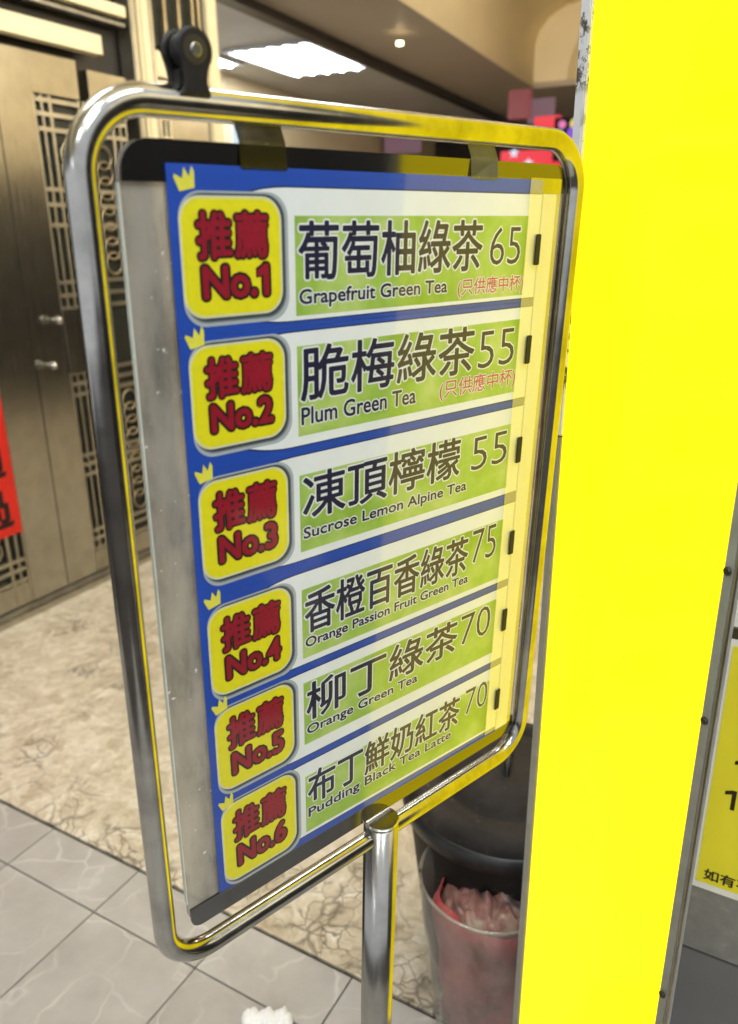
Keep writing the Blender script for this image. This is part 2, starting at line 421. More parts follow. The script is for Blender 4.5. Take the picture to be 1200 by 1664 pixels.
# plain leaves between the lattices
for s0, s1 in ((-.90, -.29), (.174, .345), (.349, .505)):
    WB('door_panel', 'door', s0, s1, -1.395, .655, -.05, 0.0)
WB('door_panel', 'door', .5052, .728, .520, .655, -.05, -.0005)
WB('door_panel', 'door', -.2898, .1738, .520, .655, -.05, -.0005)
WB('door_panel', 'door', .78, .985, .520, .632, -.05, -.0005)
def lattice(s0, s1, mirror):
    back = WB('backing', 'darkgreen', s0, s1, -1.395, .518, -.045, -.018)
    bm = bmesh.new()
    def bar(a, b_, z0, z1, t=.014):
        box(bm, (-.009, (a + b_) / 2, (z0 + z1) / 2 + CAMH), (t, b_ - a, z1 - z0), .001)
    w = s1 - s0
    S_ = (lambda a: s0 + a) if not mirror else (lambda a: s1 - a)
    def vb(a, b_, z0, z1):
        x, y = S_(a), S_(b_); bar(min(x, y), max(x, y), z0, z1)
    vb(0, .010, -1.394, .517)
    vb(w - .012, w, -1.394, .517)
    vb(.034, .044, -1.394, .517)
    vb(.070, .084, -1.394, .517)
    for z in (.500, .452, .400, .190, .135, .060, -.155, -.205, -.255, -.515, -.560, -.605, -.865, -.905, -.950, -1.205, -1.245, -1.292):
        box(bm, (-.0088, (s0 + s1) / 2, z + CAMH), (.0146, w - .024, .016), .001)
    box(bm, (-.0092, (s0 + s1) / 2, -1.35 + CAMH), (.0144, w - .024, .09), .001)
    finish(bm, 'lattice_bars', 'doorbar', LW)
    bm = bmesh.new()
    xc = (S_(.084) + S_(w - .012)) / 2; rr = abs(S_(w - .012) - S_(.084)) / 2 * .80
    for (za, zb) in ((-.14, .38), (-.50, -.27), (-1.19, -.62)):
        if za == -.50: continue
        k = 0; z = za + rr
        while z < zb - rr * .2:
            pts = [(-.006, xc + rr * .86 * math.cos(t * math.pi / 8), z + CAMH + rr * .86 * math.sin(t * math.pi / 8)) for t in range(16)]
            n = len(pts); rings = []
            for q, p_ in enumerate(pts):
                t_ = q * math.pi / 8; rad = Vector((0, math.cos(t_), math.sin(t_)))
                rings.append([bm.verts.new(Vector(p_) + rad * .006 * math.cos(h) + Vector((1, 0, 0)) * .006 * math.sin(h)) for h in (0, 1.57, 3.14, 4.71)])
            for q in range(n):
                for h in range(4):
                    f = bm.faces.new((rings[q][h], rings[q][(h + 1) % 4], rings[(q + 1) % n][(h + 1) % 4], rings[(q + 1) % n][h])); f.smooth = True
            z += rr * 1.15
    finish(bm, 'ring_ornament', 'brass', LW)
lattice(.5052, .728, False)
lattice(.742, .965, True)
lattice(-.2898, -.068, False)
lattice(-.048, .1738, True)
WB('push_plate', 'door', .500, .735, -.513, -.257, .002, .012, .003)
for (s_, z_) in ((.396, -.461), (.452, -.292)):
    bm = bmesh.new(); cyl(bm, (0, s_, z_ + CAMH), (.035, s_, z_ + CAMH), .009, seg=16)
    bmesh.ops.create_uvsphere(bm, u_segments=16, v_segments=10, radius=.017, matrix=Matrix.Translation((.042, s_, z_ + CAMH)))
    finish(bm, 'door_knob', 'tube', LW, True)
# header, slats, pillar
WB('header_slat', 'creamslat', -2.0, .845, .690, .757, -.02, .03)
WB('header_slat', 'creamslat', -2.0, .99, .845, .885, -.02, .03)
WB('header_slat', 'creamslat', -2.0, .90, .93, 1.0, -.02, .03)
WB('header_rail', 'trim_steel', -2.0, 1.0, .815, .828, -.04, .012)
WB('pillar', 'doorbar', 1.013, 1.045, -1.40, 1.29, -.05, .03, .004)
WB('pillar', 'creamslat', 1.052, 1.112, -1.40, 1.29, -.05, .045, .012)
WB('pillar', 'doorbar', 1.118, 1.145, -1.40, 1.29, -.05, .03, .004)
WB('wall_block', 'creamslat', 1.15, 1.262, .665, .765, -.05, .01)
WB('wall_block', 'darkgreen', 1.15, 1.50, .785, 1.29, -.05, .0)
for s_ in (1.21, 1.30, 1.39, 1.43):
    WB('green_fin', 'brass', s_, s_ + .018, .79, 1.285, .001, .03)
WB('side_panel', 'door', 1.15, 1.50, -1.395, .655, -.05, .0)
WB('side_panel', 'creamslat', 1.27, 1.50, .668, .78, -.05, .0)
WB('corner_post', 'creamslat', 1.505, 1.577, -1.395, 1.29, -.05, .02, .004)
bm = bmesh.new()
for k in range(4): box(bm, (.006, 1.135 + k * .028, .465 + CAMH), (.012, .007, .07), .001)
for z_ in (.427, .503): box(bm, (.0062, 1.177, z_ + CAMH), (.0118, .098, .008), .001)
finish(bm, 'grille', 'creamslat', LW)
WB('grille_backing', 'dark', 1.135, 1.22, .43, .50, .0005, .003)

# red banner on the door
bn = B('red_banner', 'banner', (.008, -.02, CAMH - .812), (.003, .37, .55), None, .0005)
bn.matrix_world = LW.matrix_world.copy()
tag(bn, 'vertical red banner with black characters taped to the lift doors', 'banner')

# ------------------------------------------------------------ ceiling and far hall
def poly(bm, pts, z0, z1):
    t = bmesh.new(); vs = [t.verts.new((p_[0], p_[1], z0)) for p_ in pts]; f = t.faces.new(vs)
    r_ = bmesh.ops.extrude_face_region(t, geom=[f]); 
    for v_ in r_['geom']:
        if isinstance(v_, bmesh.types.BMVert): v_.co.z = z1
    bmesh.ops.recalc_face_normals(t, faces=t.faces[:]); join(bm, t)
cd = Vector((math.sin(R(25.2)), math.cos(R(25.2)))); cn = Vector((cd.y, -cd.x))      # ceiling direction and its right side
A0 = Vector((-.68, 5.22)); B0 = A0 + cn * .79
def cp(a, n, base=A0): return tuple(base + cd * a + cn * n)
ZC = CAMH + 1.30
bm = bmesh.new(); poly(bm, [cp(-10, -6), cp(-10, -.05), cp(6.9, -.05), cp(6.9, -6)], ZC, ZC + .05)
ce = finish(bm, 'ceiling', 'ceil'); tag(ce, kind='structure')
bm = bmesh.new(); poly(bm, [cp(-10, -.05), cp(-10, .05), cp(6.9, .05), cp(6.9, -.05)], ZC - .05, ZC + .04)
tag(finish(bm, 'ceiling_beam', 'blackbeam'), 'long black beam running along the edge of the grey ceiling', 'beam')
bm = bmesh.new(); poly(bm, [cp(-10, .051), cp(-10, .79), cp(3.6, .79), cp(3.6, 1.8), cp(6.9, 1.8), cp(6.9, .051)], ZC, ZC + .05)
tag(finish(bm, 'soffit', 'soffit'), kind='structure')
# cream vault to the right of the soffit
bm = bmesh.new()
prof = [(.791, 0), (.791, .34), (.83, .46), (.92, .56), (1.06, .63), (1.3, .66), (2.2, .66), (3.6, .66)]
outer = [(x - .03, z + .03) for x, z in prof]
for k in range(len(prof) - 1):
    vs = []
    for a in (-10, 3.6):
        for (x, z) in (prof[k], prof[k + 1]):
            q = cp(a, x); vs.append(bm.verts.new((q[0], q[1], ZC + .001 + z)))
    f = bm.faces.new((vs[0], vs[1], vs[3], vs[2])); f.smooth = True
bmesh.ops.remove_doubles(bm, verts=bm.verts[:], dist=1e-5)
r_ = bmesh.ops.solidify(bm, geom=bm.faces[:], thickness=-.03)
vault = finish(bm, 'vaulted_ceiling', 'cream'); tag(vault, kind='structure')
bm = bmesh.new(); a = 3.6
q0, q1 = cp(a, .79), cp(a, 3.6)
# end wall of the vault with an arched panel
mid = ((q0[0] + q1[0]) / 2, (q0[1] + q1[1]) / 2)
ang = math.atan2(cn.y, cn.x)
box(bm, (mid[0], mid[1], ZC + .37), (2.81, .05, .66), .002, 0, ang)
e_ = finish(bm, 'vault_end_wall', 'cream'); tag(e_, kind='structure')
bm = bmesh.new()
arc = [(math.cos(R(t_)) * .62, math.sin(R(t_)) * .62) for t_ in range(0, 181, 10)]
c0 = cp(a - .07, 1.75)
pts = []
for k in range(len(arc)):
    x, z = arc[k]
    for rad in (1.0, .9):
        q = Vector(c0) + cn * (x * rad); pts.append(bm.verts.new((q.x, q.y, ZC + .04 + z * rad)))
for k in range(len(arc) - 1):
    bm.faces.new((pts[2 * k], pts[2 * k + 1], pts[2 * k + 3], pts[2 * k + 2]))
bmesh.ops.solidify(bm, geom=bm.faces[:], thickness=.04)
tag(finish(bm, 'arch_moulding', 'cream'), 'cream arched moulding on the end of the vaulted ceiling', 'moulding')

def fixture(u, v, label, wide=.70, length=1.0, first=None):
    t = empty('ceiling_light', label, 'ceiling light', 'fluorescent ceiling lights', Matrix.Translation((*cp(u, v), ZC)) @ Matrix.Rotation(-R(25.2), 4, 'Z'))
    if first is None:
        bm = bmesh.new()
        for sx in (-1, 1): box(bm, (sx * wide / 2, 0, -.012), (.03, length, .023), .002)
        for sy in (-1, 1): box(bm, (0, sy * (length / 2 - .015), -.0122), (wide - .031, .03, .0225), .002)
        fr = finish(bm, 'light_frame', 'ceil', t)
        B('light_tray', 'tray', (0, 0, -.004), (wide - .034, length - .062, .007), t)  # dark backing added so the gaps between the tubes stay below white
        kids = [fr]
        me = None
        for k in range(5):
            if me is None:
                bm = bmesh.new(); cyl(bm, (0, -length / 2 + .05, 0), (0, length / 2 - .05, 0), .015, seg=12)
                o = finish(bm, 'lamp_tube', 'tubelight', t); me = o.data
            else:
                o = bpy.data.objects.new('lamp_tube', me); COL.objects.link(o); o.parent = t
            o.location = ((k - 2) * .135, 0, -.02); kids.append(o)
    else:
        for ch in first.children:
            c = ch.copy(); COL.objects.link(c); c.parent = t
    return t
f1 = fixture(1.465, -.48, 'white five-tube ceiling light in the grey ceiling ahead, nearest to the black beam')
f0 = fixture(0, 0, 'white five-tube ceiling light half hidden behind the black clamp', first=f1); f0.location = (-1.48, 6.6, ZC)
# unseen copies: two far back, the rest added to light the menu sign
for k, (x, y, w) in enumerate(((-2.9, -3.1, 'far behind the viewer on the left'), (-3.2, -5.2, 'at the far end behind the viewer'), (1.1, -.3, 'added unseen over the counter beside the yellow light box'), (-.1, -.9, 'added unseen overhead, just behind the viewer'), (.9, -2.0, 'added unseen over the counter further back'),
                               (-1.0, .9, 'added unseen overhead between the lift doors and the menu stand'), (-.8, -2.2, 'added unseen over the corridor further back'), (.2, 2.6, 'added unseen high under the cream vault past the menu stand'))):
    t = fixture(0, 0, 'white five-tube ceiling light ' + w, first=f1)
    t.location = (x, y, ZC + (.655 if k > 1 else -.05))
    if k == 0: t.scale = (.42, .42, .42)

def added_pendant(x, y, z, label):
    t = empty('added_pendant_lamp', label, 'pendant lamp', 'warm pendant lamps', Matrix.Translation((x, y, z)))
    bm = bmesh.new(); bmesh.ops.create_uvsphere(bm, u_segments=24, v_segments=14, radius=.15); finish(bm, 'globe', 'added_pendant', t, True)
    bm = bmesh.new(); cyl(bm, (0, 0, .14), (0, 0, ZC + .655 - z), .008, seg=10); finish(bm, 'rod', 'blackbeam', t)
for (x, y, w) in ((2.0, 3.0, 'nearest to the menu stand'), (2.3, 5.3, 'in the middle of the hall'), (1.6, .9, 'over the drink counter')):  # lamps added out of view to brighten vault, soffit and lift doors
    added_pendant(x, y, 2.75, 'added unseen warm white globe lamp under the cream vault, ' + w)
# lift-block neighbour: beige wall further along the left, and the far end
def wallseg(name, mat, p0, p1, z0, z1, th=.1, struct=None):
    p0, p1 = Vector(p0), Vector(p1); d = (p1 - p0); n = Vector((-d.y, d.x)).normalized() * th
    bm = bmesh.new(); poly(bm, [tuple(p0), tuple(p1), tuple(p1 + n), tuple(p0 + n)], z0, z1)
    return finish(bm, name, mat)
w_ = wallseg('side_wall', 'wallbeige', (-1.42, 6.75), (1.0, 11.75), 0, ZC - .001); tag(w_, 'beige hall wall beyond the lift block', 'wall')
w_ = wallseg('end_wall', 'farpanel', (.4, 11.9), (4.2, 10.1), 0, ZC - .06); tag(w_, 'dark shopfront wall closing the far end of the hall', 'wall')
w_ = wallseg('shop_counter', 'farpanel', (1.35, 6.1), (4.0, 5.2), 0, 1.30); tag(w_, 'dark grey shop counter far along the right of the hall', 'counter')
w_ = wallseg('side_block', 'farpanel', (2.55, 7.9), (5.0, 7.3), 0, ZC - .01); tag(w_, 'dark shop pillar below the far end of the cream vault', 'pillar')
# unseen opposite wall, added dark below and cream above for the lift doors' reflection
w_ = wallseg('added_opposite_wall', 'farbrown', (2.6, -1.2), (4.3, 10.1), 0, CAMH + .62); tag(w_, 'unseen dark brown wall added along the right side of the hall', 'wall')
w_ = wallseg('added_upper_wall', 'cream', (2.62, -1.2), (4.32, 10.1), CAMH + .622, ZC + .64); tag(w_, 'unseen cream wall band added above the dark brown wall on the right', 'wall')

def sign_box(name, mat, x, y, z, w, h, label, cat, d=.06, rz=None):
    o = B(name, mat, (0, 0, 0), (w, d, h), None, .004); o.location = (x, y, z); o.rotation_euler = (0, 0, ang if rz is None else rz)
    return tag(o, label, cat)
# far lit shop signs
s1 = sign_box('lit_sign', 'redsign', 1.349, 6.900, 2.025, 0.513, 0.164, 'bright red lit shop sign just above the menu board corner', 'sign')
for q in (Vector((1.144, 6.800, 2.090)), Vector((1.281, 6.800, 2.008))):
    bm = bmesh.new()
    n = 10; vs = [bm.verts.new((.045 * (1 if i % 2 == 0 else .45) * math.sin(i * math.pi / 5), 0, .045 * (1 if i % 2 == 0 else .45) * math.cos(i * math.pi / 5))) for i in range(n)]
    bm.faces.new(vs); bmesh.ops.solidify(bm, geom=bm.faces[:], thickness=.012)
    o = finish(bm, 'star', 'whitesign'); o.parent = s1; o.matrix_parent_inverse = Matrix.Identity(4)
    inv = Matrix.Translation(s1.location) @ Matrix.Rotation(s1.rotation_euler.z, 4, 'Z')
    l = inv.inverted() @ q; o.location = (l.x, -.038, l.z)
sign_box('lit_sign', 'redsign', 1.456, 6.900, 2.285, 0.205, 0.133, 'small bright red sign under the pink patch', 'sign')
sign_box('glow_patch', 'redpink', 1.280, 7.200, 2.480, 0.182, 0.214, 'dull red emissive patch under the far ceiling', 'panel')  # emissive block for a dull pinkish red area
sign_box('glow_patch', 'pinksign', 1.482, 7.300, 2.446, 0.217, 0.185, 'hazy pink emissive patch beside the dull red one', 'panel')
lg = sign_box('neon_logo', 'black', 1.564, 6.600, 2.153, 0.226, 0.304, 'black sign with a cluster of colourful glowing dots', 'sign')
for (dx, dz, rr, mt) in ((-.05, .10, .028, 'mag'), (.05, .10, .04, 'yel2'), (-.07, .03, .035, 'cyan'), (.04, .035, .05, 'purple'), (-.02, -.03, .03, 'mag'), (.05, -.045, .05, 'yel2'), (.04, -.10, .06, 'cyan')):
    bm = bmesh.new(); cyl(bm, (dx, -.034, dz), (dx, -.046, dz), rr, seg=20); finish(bm, 'glowing_dot', mt, lg)
sign_box('small_sign', 'redpink', 1.484, 5.900, 1.797, 0.053, 0.263, 'narrow dark red sign beside the yellow light box', 'sign')
sign_box('lit_window', 'window', -1.157, 7.400, 2.324, 0.187, 0.330, 'small pale blue lit window low on the beige side wall', 'window')
sign_box('display_screen', 'pinksign', 0.430, 9.800, 2.474, 0.437, 0.219, 'hazy pink shop display at the far end of the hall', 'display')
o = Vector((0.240, 6.000, 2.481))
bm = bmesh.new(); cyl(bm, (0, 0, 0), (0, 0, -.02), .022, seg=20); dl = finish(bm, 'downlight', 'warmlamp'); dl.location = (o.x, o.y, ZC - .055)
tag(dl, 'tiny warm downlight on the black ceiling beam', 'downlight')

# ------------------------------------------------------------ counter wall with posters (right)
PU, PV = -.2511, .9264                # lit sign: left edge of its face in hall coordinates
CW = empty('counter_wall', 'dark grey stone panelled counter wall right of the yellow light box', 'wall', M4=hmat(PU, PV + .15, CAMH))
# local x = t along the face, y = depth, z from camera height
def CB(name, mat, x0, x1, y0, y1, z0, z1, parent=CW, bev=.0012):
    return B(name, mat, ((x0 + x1) / 2, (y0 + y1) / 2, (z0 + z1) / 2), (x1 - x0, y1 - y0, z1 - z0), parent, bev)
CB('wall_core', 'black', .06, 1.40, .013, .10, -1.45, 1.28)
CB('wall_panel', 'stone', .058, .75, 0, .012, -1.078, -.30)
CB('wall_panel', 'farpanel', .753, 1.40, 0, .012, -1.078, -.30)  # out-of-view panels made dark so the clear sleeve reflects less
CB('wall_panel', 'stone2', .058, .75, 0, .012, -1.45, -1.082)
CB('wall_panel', 'stone2', .753, 1.40, 0, .012, -1.45, -1.082)
CB('wall_panel', 'stone', .058, .75, 0, .012, -.297, 1.28)
CB('wall_panel', 'farpanel', .753, 1.40, 0, .012, -.297, 1.28)
def hallthing(name, label, cat, t, z, y=.15):
    return empty(name, label, cat, M4=hmat(PU + t, PV + y, CAMH + z))
P1 = hallthing('price_poster', 'yellow poster with black handwritten-style characters and a pale white margin', 'poster', .2015, -.954)
def PB(par, name, mat, x0, x1, z0, z1, y, th=.0006):
    return B(name, mat, ((x0 + x1) / 2, y, (z0 + z1) / 2), (x1 - x0, th, z1 - z0), par)
PB(P1, 'paper_margin', 'paper', 0, .32, 0, .430, -.001)
PB(P1, 'printed_area', 'posteryellow', .0155, .305, .012, .420, -.0018)
P2 = hallthing('notice_poster', 'white paper notice taped above the yellow poster', 'poster', .2065, -.505)
PB(P2, 'paper_sheet', 'paper', 0, .32, 0, .44, -.001)
PB(P2, 'bottom_tape', 'binrim', -.004, .325, -.022, -.003, -.0008)

# ------------------------------------------------------------ yellow light box
LB = empty('light_box', 'tall narrow yellow illuminated light box with a chipped white edge', 'light box', M4=Matrix.Translation((.2376, .93, CAMH)) @ Matrix.Rotation(math.atan2(-.24, .1024), 4, 'Z'))
FW = .2655
B('housing', 'black', (FW / 2 - .055, .040, -.10), (FW - .09, .058, 2.3), LB, .002)
B('light_panel', 'lightface', (FW / 2, .004, -.10), (FW, .012, 2.3), LB, .002)
B('edge_trim', 'chipped', (-.0087, .006, .41), (.0168, .022, 1.28), LB, .0015)
B('edge_trim', 'trimgrey', (-.0077, .006, -.741), (.0148, .020, 1.018), LB, .0015)
B('edge_trim', 'trimgrey', (FW + .0067, .0005, -.10), (.0130, .012, 2.3), LB, .0015)
B('edge_strip', 'brass', (FW + .0143, -.0035, -.10), (.0018, .003, 2.3), LB)
scr = None
for z_ in (-.30, -.465, -.84, -1.21, .1, .5):
    if scr is None:
        bm = bmesh.new(); cyl(bm, (0, 0, 0), (0, -.003, 0), .0042, seg=16, bev=.0008); box(bm, (0, -.0032, 0), (.006, .0006, .001)); scr = finish(bm, 'screw', 'screw', LB)
        o = scr
    else:
        o = scr.copy(); COL.objects.link(o); o.parent = LB
    o.location = (FW + .0068, -.0061, z_)

# ------------------------------------------------------------ text
TXT = {}
def textmesh(body, off=0.):
    k = (body, off)
    if k in TXT: return TXT[k]
    cu = bpy.data.curves.new('t', 'FONT'); cu.body = body; cu.size = 1; cu.resolution_u = 3; cu.offset = off
    ob = bpy.data.objects.new('t', cu); COL.objects.link(ob)
    bpy.context.view_layer.update()
    dg = bpy.context.evaluated_depsgraph_get()
    me = bpy.data.meshes.new_from_object(ob.evaluated_get(dg))
    vs = [tuple(v.co) for v in me.vertices]; fs = [tuple(p_.vertices) for p_ in me.polygons]
    bpy.data.objects.remove(ob); bpy.data.curves.remove(cu); bpy.data.meshes.remove(me)
    xs = [v[0] for v in vs]; ys = [v[1] for v in vs]
    TXT[k] = (vs, fs, min(xs), max(xs), min(ys), max(ys)); return TXT[k]
def put_text(bm, body, x0, x1, z0, z1, y, dil=0., mi=0, copies=8, warp=None, off=0., shear=0., side=0, fit=None):
    """fit the text into the rectangle x0..x1, z0..z1 (z0 bottom) on the plane y; dil = stroke thickening"""
    vs, fs, a, b_, c, d = textmesh(body, off)
    if fit: a, b_, c, d = fit
    sh = [(0, 0)] if dil <= 0 else [(dil * math.cos(2 * math.pi * k / copies), dil * math.sin(2 * math.pi * k / copies)) for k in range(copies)] + [(0, 0)]
    for k, (dx, dz) in enumerate(sh):
        yy = y - k * .000006
        nv = []
        for v in vs:
            x = x0 + (v[0] - a) / (b_ - a) * (x1 - x0) + dx; z = z0 + (v[1] - c) / (d - c) * (z1 - z0) + dz
            if warp: x, z = warp(x, z)
            nv.append(bm.verts.new((x, yy, z) if side == 0 else (side * -yy, x, z)))
        for f in fs:
            try: q = bm.faces.new([nv[i] for i in f]); q.material_index = mi
            except ValueError: pass

# poster writing
def one(bm, x, z, h):
    t = bmesh.new(); f_ = [(x + .007, z), (x + .007, z + h), (x + .001, z + h), (x - .0085, z + h - .004), (x - .0085, z + h - .0105), (x + .001, z + h - .0075), (x + .001, z)]
    flat(t, f_, -.0026); join(bm, t)
def wr(fn):
    bm = bmesh.new(); fn(bm); return finish(bm, 'writing', 'inkblack', P1)
POSTER_WRITING = [
    lambda bm: put_text(bm, '圓', .046, .086, .300, .343, -.0024, .0012),
    lambda bm: one(bm, .050, .212, .033),
    lambda bm: put_text(bm, '0', .070, .092, .214, .243, -.0024, .0020),
    lambda bm: one(bm, .044, .157, .034), lambda bm: one(bm, .066, .157, .034),
    lambda bm: put_text(bm, '人', .074, .130, .060, .100, -.0024, .0022),
    lambda bm: put_text(bm, '如有不', .026, .092, .020, .040, -.0024, .0006)]
# banner writing
bm = bmesh.new()
put_text(bm, '通', -.09, .135, CAMH - .85, CAMH - .70, .0099, .004, side=-1)
put_text(bm, '過', -.09, .135, CAMH - 1.05, CAMH - .90, .0099, .004, side=-1)
for v in bm.verts: v.co.x = .0098 + (abs(v.co.x) - .0099) * 1
bmesh.ops.recalc_face_normals(bm, faces=bm.faces[:])
o = finish(bm, 'lettering', 'inkblack', bn)

# ------------------------------------------------------------ menu stand
def rotm(yaw, lean, tw):
    X = Vector((math.sin(yaw), math.cos(yaw), 0)); Nn = Vector((math.cos(yaw), -math.sin(yaw), 0)); U = Vector((0, 0, 1))
    U2 = U * math.cos(lean) + Nn * math.sin(lean); N2 = Nn * math.cos(lean) - U * math.sin(lean)
    X2 = X * math.cos(tw) + U2 * math.sin(tw); U3 = U2 * math.cos(tw) - X * math.sin(tw)
    return X2, U3, N2
X2, U3, N2 = rotm(R(49.22), R(2.711), R(.51))
SM = Matrix(((X2.x, -N2.x, U3.x, -.1793), (X2.y, -N2.y, U3.y, .5356), (X2.z, -N2.z, U3.z, .086 + CAMH), (0, 0, 0, 1)))
# local: x right, y away from the reader, z up; origin = top left of the tube's centre line
FWD, FHT, RT = .525, .75, .0105
base = SM @ Matrix.Translation((.273, .0, -1.53))
ST = empty('menu_stand', 'steel pole stand with a rounded rectangular tube frame', 'stand', M4=SM @ Matrix.Translation((0, 0, 0)))
def rr_path(x0, x1, z0, z1, r, n=12):
    pts = []
    for (cx, cz, a0) in ((x1 - r, z1 - r, 0), (x0 + r, z1 - r, 90), (x0 + r, z0 + r, 180), (x1 - r, z0 + r, 270)):
        for k in range(n + 1):
            t = R(a0 + 90 * k / n); pts.append((cx + r * math.cos(t), 0, cz + r * math.sin(t)))
    return pts
bm = bmesh.new(); sweep(bm, rr_path(0, FWD, -FHT, 0, .048), RT, 28, True); finish(bm, 'tube_frame', 'tube', ST)
bm = bmesh.new(); cyl(bm, (.273, -.001, -1.49), (.273, -.001, -.731), .0205, seg=48, bev=.002); finish(bm, 'post', 'post', ST)
bm = bmesh.new(); cyl(bm, (.273, -.001, -.7325), (.273, -.001, -.7275), .0208, seg=48, bev=.0015); finish(bm, 'post_cap', 'tube', ST)
zb = -1.535 + .02
bm = bmesh.new(); cyl(bm, (.273, 0, -1.523), (.273, 0, -1.49), .165, .150, seg=64); finish(bm, 'base_plate', 'post', ST)

# clamp
CL = empty('roller_clamp', 'black roller clamp with a bright pin gripping the top of the tube frame', 'clamp', M4=SM @ Matrix.Translation((.0765, 0, -.007)))
bm = bmesh.new(); cyl(bm, (.004, -.0125, .0375), (.004, -.007, .0375), .0138, seg=40, bev=.002); finish(bm, 'front_disc', 'clampblack', CL)
bm = bmesh.new(); cyl(bm, (.001, .001, .0375), (.001, .0065, .0375), .0132, seg=40, bev=.002); finish(bm, 'rear_disc', 'clampblack', CL)
bm = bmesh.new(); cyl(bm, (.002, -.007, .0375), (.002, .001, .0375), .0110, seg=32); finish(bm, 'roller', 'clampblack', CL)
bm = bmesh.new()
for (y0, y1, dx) in ((-.0124, -.0072, .004), (.0012, .0064, .001)):
    t = bmesh.new(); vs = []
    for (x, z) in ((-.0128, .036), (.0128, .036), (.0095, .026), (.0085, .019), (.0115, .011), (-.0115, .011), (-.0085, .019), (-.0095, .026)):
        vs.append(t.verts.new((x + dx, y0, z)))
    f = t.faces.new(vs); r_ = bmesh.ops.extrude_face_region(t, geom=[f])
    for v_ in r_['geom']:
        if isinstance(v_, bmesh.types.BMVert): v_.co.y = y1
    bmesh.ops.recalc_face_normals(t, faces=t.faces[:]); bmesh.ops.bevel(t, geom=t.edges[:], offset=.001, segments=1, affect='EDGES'); join(bm, t)
box(bm, (.002, -.003, .0205), (.017, .0132, .012), .001)
box(bm, (.002, -.001, .0172), (.0195, .022, .008), .002)
finish(bm, 'clamp_arm', 'clampblack', CL)
bm = bmesh.new(); cyl(bm, (.004, -.0145, .0375), (.004, -.0126, .0375), .0042, seg=20, bev=.0008); finish(bm, 'pin', 'tube', CL)
bm = bmesh.new(); cyl(bm, (.004, -.0129, .0375), (.004, -.0124, .0375), .0085, seg=24); finish(bm, 'pin_washer', 'screw', CL)

# ------------------------------------------------------------ menu board
MB = empty('menu_board', 'hanging tea menu board of six numbered drink strips in a clear sleeve', 'menu board', M4=SM.copy())
def rrect(x0, x1, z0, z1, rs, n=8):
    """outline, rs = radii (tl, tr, br, bl), each a number or (rx, rz)"""
    rs = [(r_, r_) if not isinstance(r_, tuple) else r_ for r_ in rs]; pts = []
    for (cx, cz, a0, (rx, rz)) in ((x1 - rs[1][0], z1 - rs[1][1], 0, rs[1]), (x0 + rs[0][0], z1 - rs[0][1], 90, rs[0]), (x0 + rs[3][0], z0 + rs[3][1], 180, rs[3]), (x1 - rs[2][0], z0 + rs[2][1], 270, rs[2])):
        if rx <= 0: pts.append((cx, cz)); continue
        for k in range(n + 1):
            t = R(a0 + 90 * k / n); pts.append((cx + rx * math.cos(t), cz + rz * math.sin(t)))
    return pts
def flat(bm, pts, y, th=0., mi=0, warp=None):
    t = bmesh.new()
    if warp: pts = [warp(x, z) for x, z in pts]
    f = t.faces.new([t.verts.new((x, y, z)) for x, z in pts]); f.normal_update()
    if f.normal.y > 0: f.normal_flip()
    if th:
        r_ = bmesh.ops.extrude_face_region(t, geom=[f])
        for v_ in r_['geom']:
            if isinstance(v_, bmesh.types.BMVert): v_.co.y = y + th
        bmesh.ops.recalc_face_normals(t, faces=t.faces[:])
    for q in t.faces: q.material_index = mi
    join(bm, t)
# millimetres: x from the left tube, d downwards
mm = .001
PX0, PX1 = 27 * mm, 512 * mm
bm = bmesh.new(); flat(bm, rrect(PX0, PX1, -.7215, -.023, (.02, .02, .02, .02)), .004, .004); bk = finish(bm, 'backing_sheet', 'acrylic', MB)
bm = bmesh.new(); flat(bm, rrect(PX0 + .0012, PX1 - .001, -.049, -.0222, (.022, .018, 0, 0)), .0015, .0022); finish(bm, 'top_band', 'blackgloss', MB)
bm = bmesh.new(); flat(bm, rrect(PX0 + .0012, PX1 - .001, -.7222, -.697, (0, 0, .012, .012)), .0015, .0022); finish(bm, 'bottom_band', 'blackgloss', MB)
bm = bmesh.new(); box(bm, (PX0 - .0004, .006, -.37), (.0012, .0042, .64), 0); finish(bm, 'sheet_edge', 'acryledge', MB)
for (x0, x1, sm_) in ((.1187, .1597, 'strapdark'), (.3648, .4021, 'strap')):
    bm = bmesh.new(); pts = []
    # strap looped over the tube
    prof = [(-.0010, -.0385), (.0010, -.020), (.0060, -.0098), (.0115, -.003), (.0116, .003)]
    for y_, z_ in prof: pts.append((bm.verts.new((x0, y_, z_)), bm.verts.new((x1, y_, z_))))
    for a, b_ in zip(pts, pts[1:]): bm.faces.new((a[0], a[1], b_[1], b_[0])).smooth = True
    bmesh.ops.solidify(bm, geom=bm.faces[:], thickness=.0006)
    finish(bm, 'hanging_strap', sm_, MB)

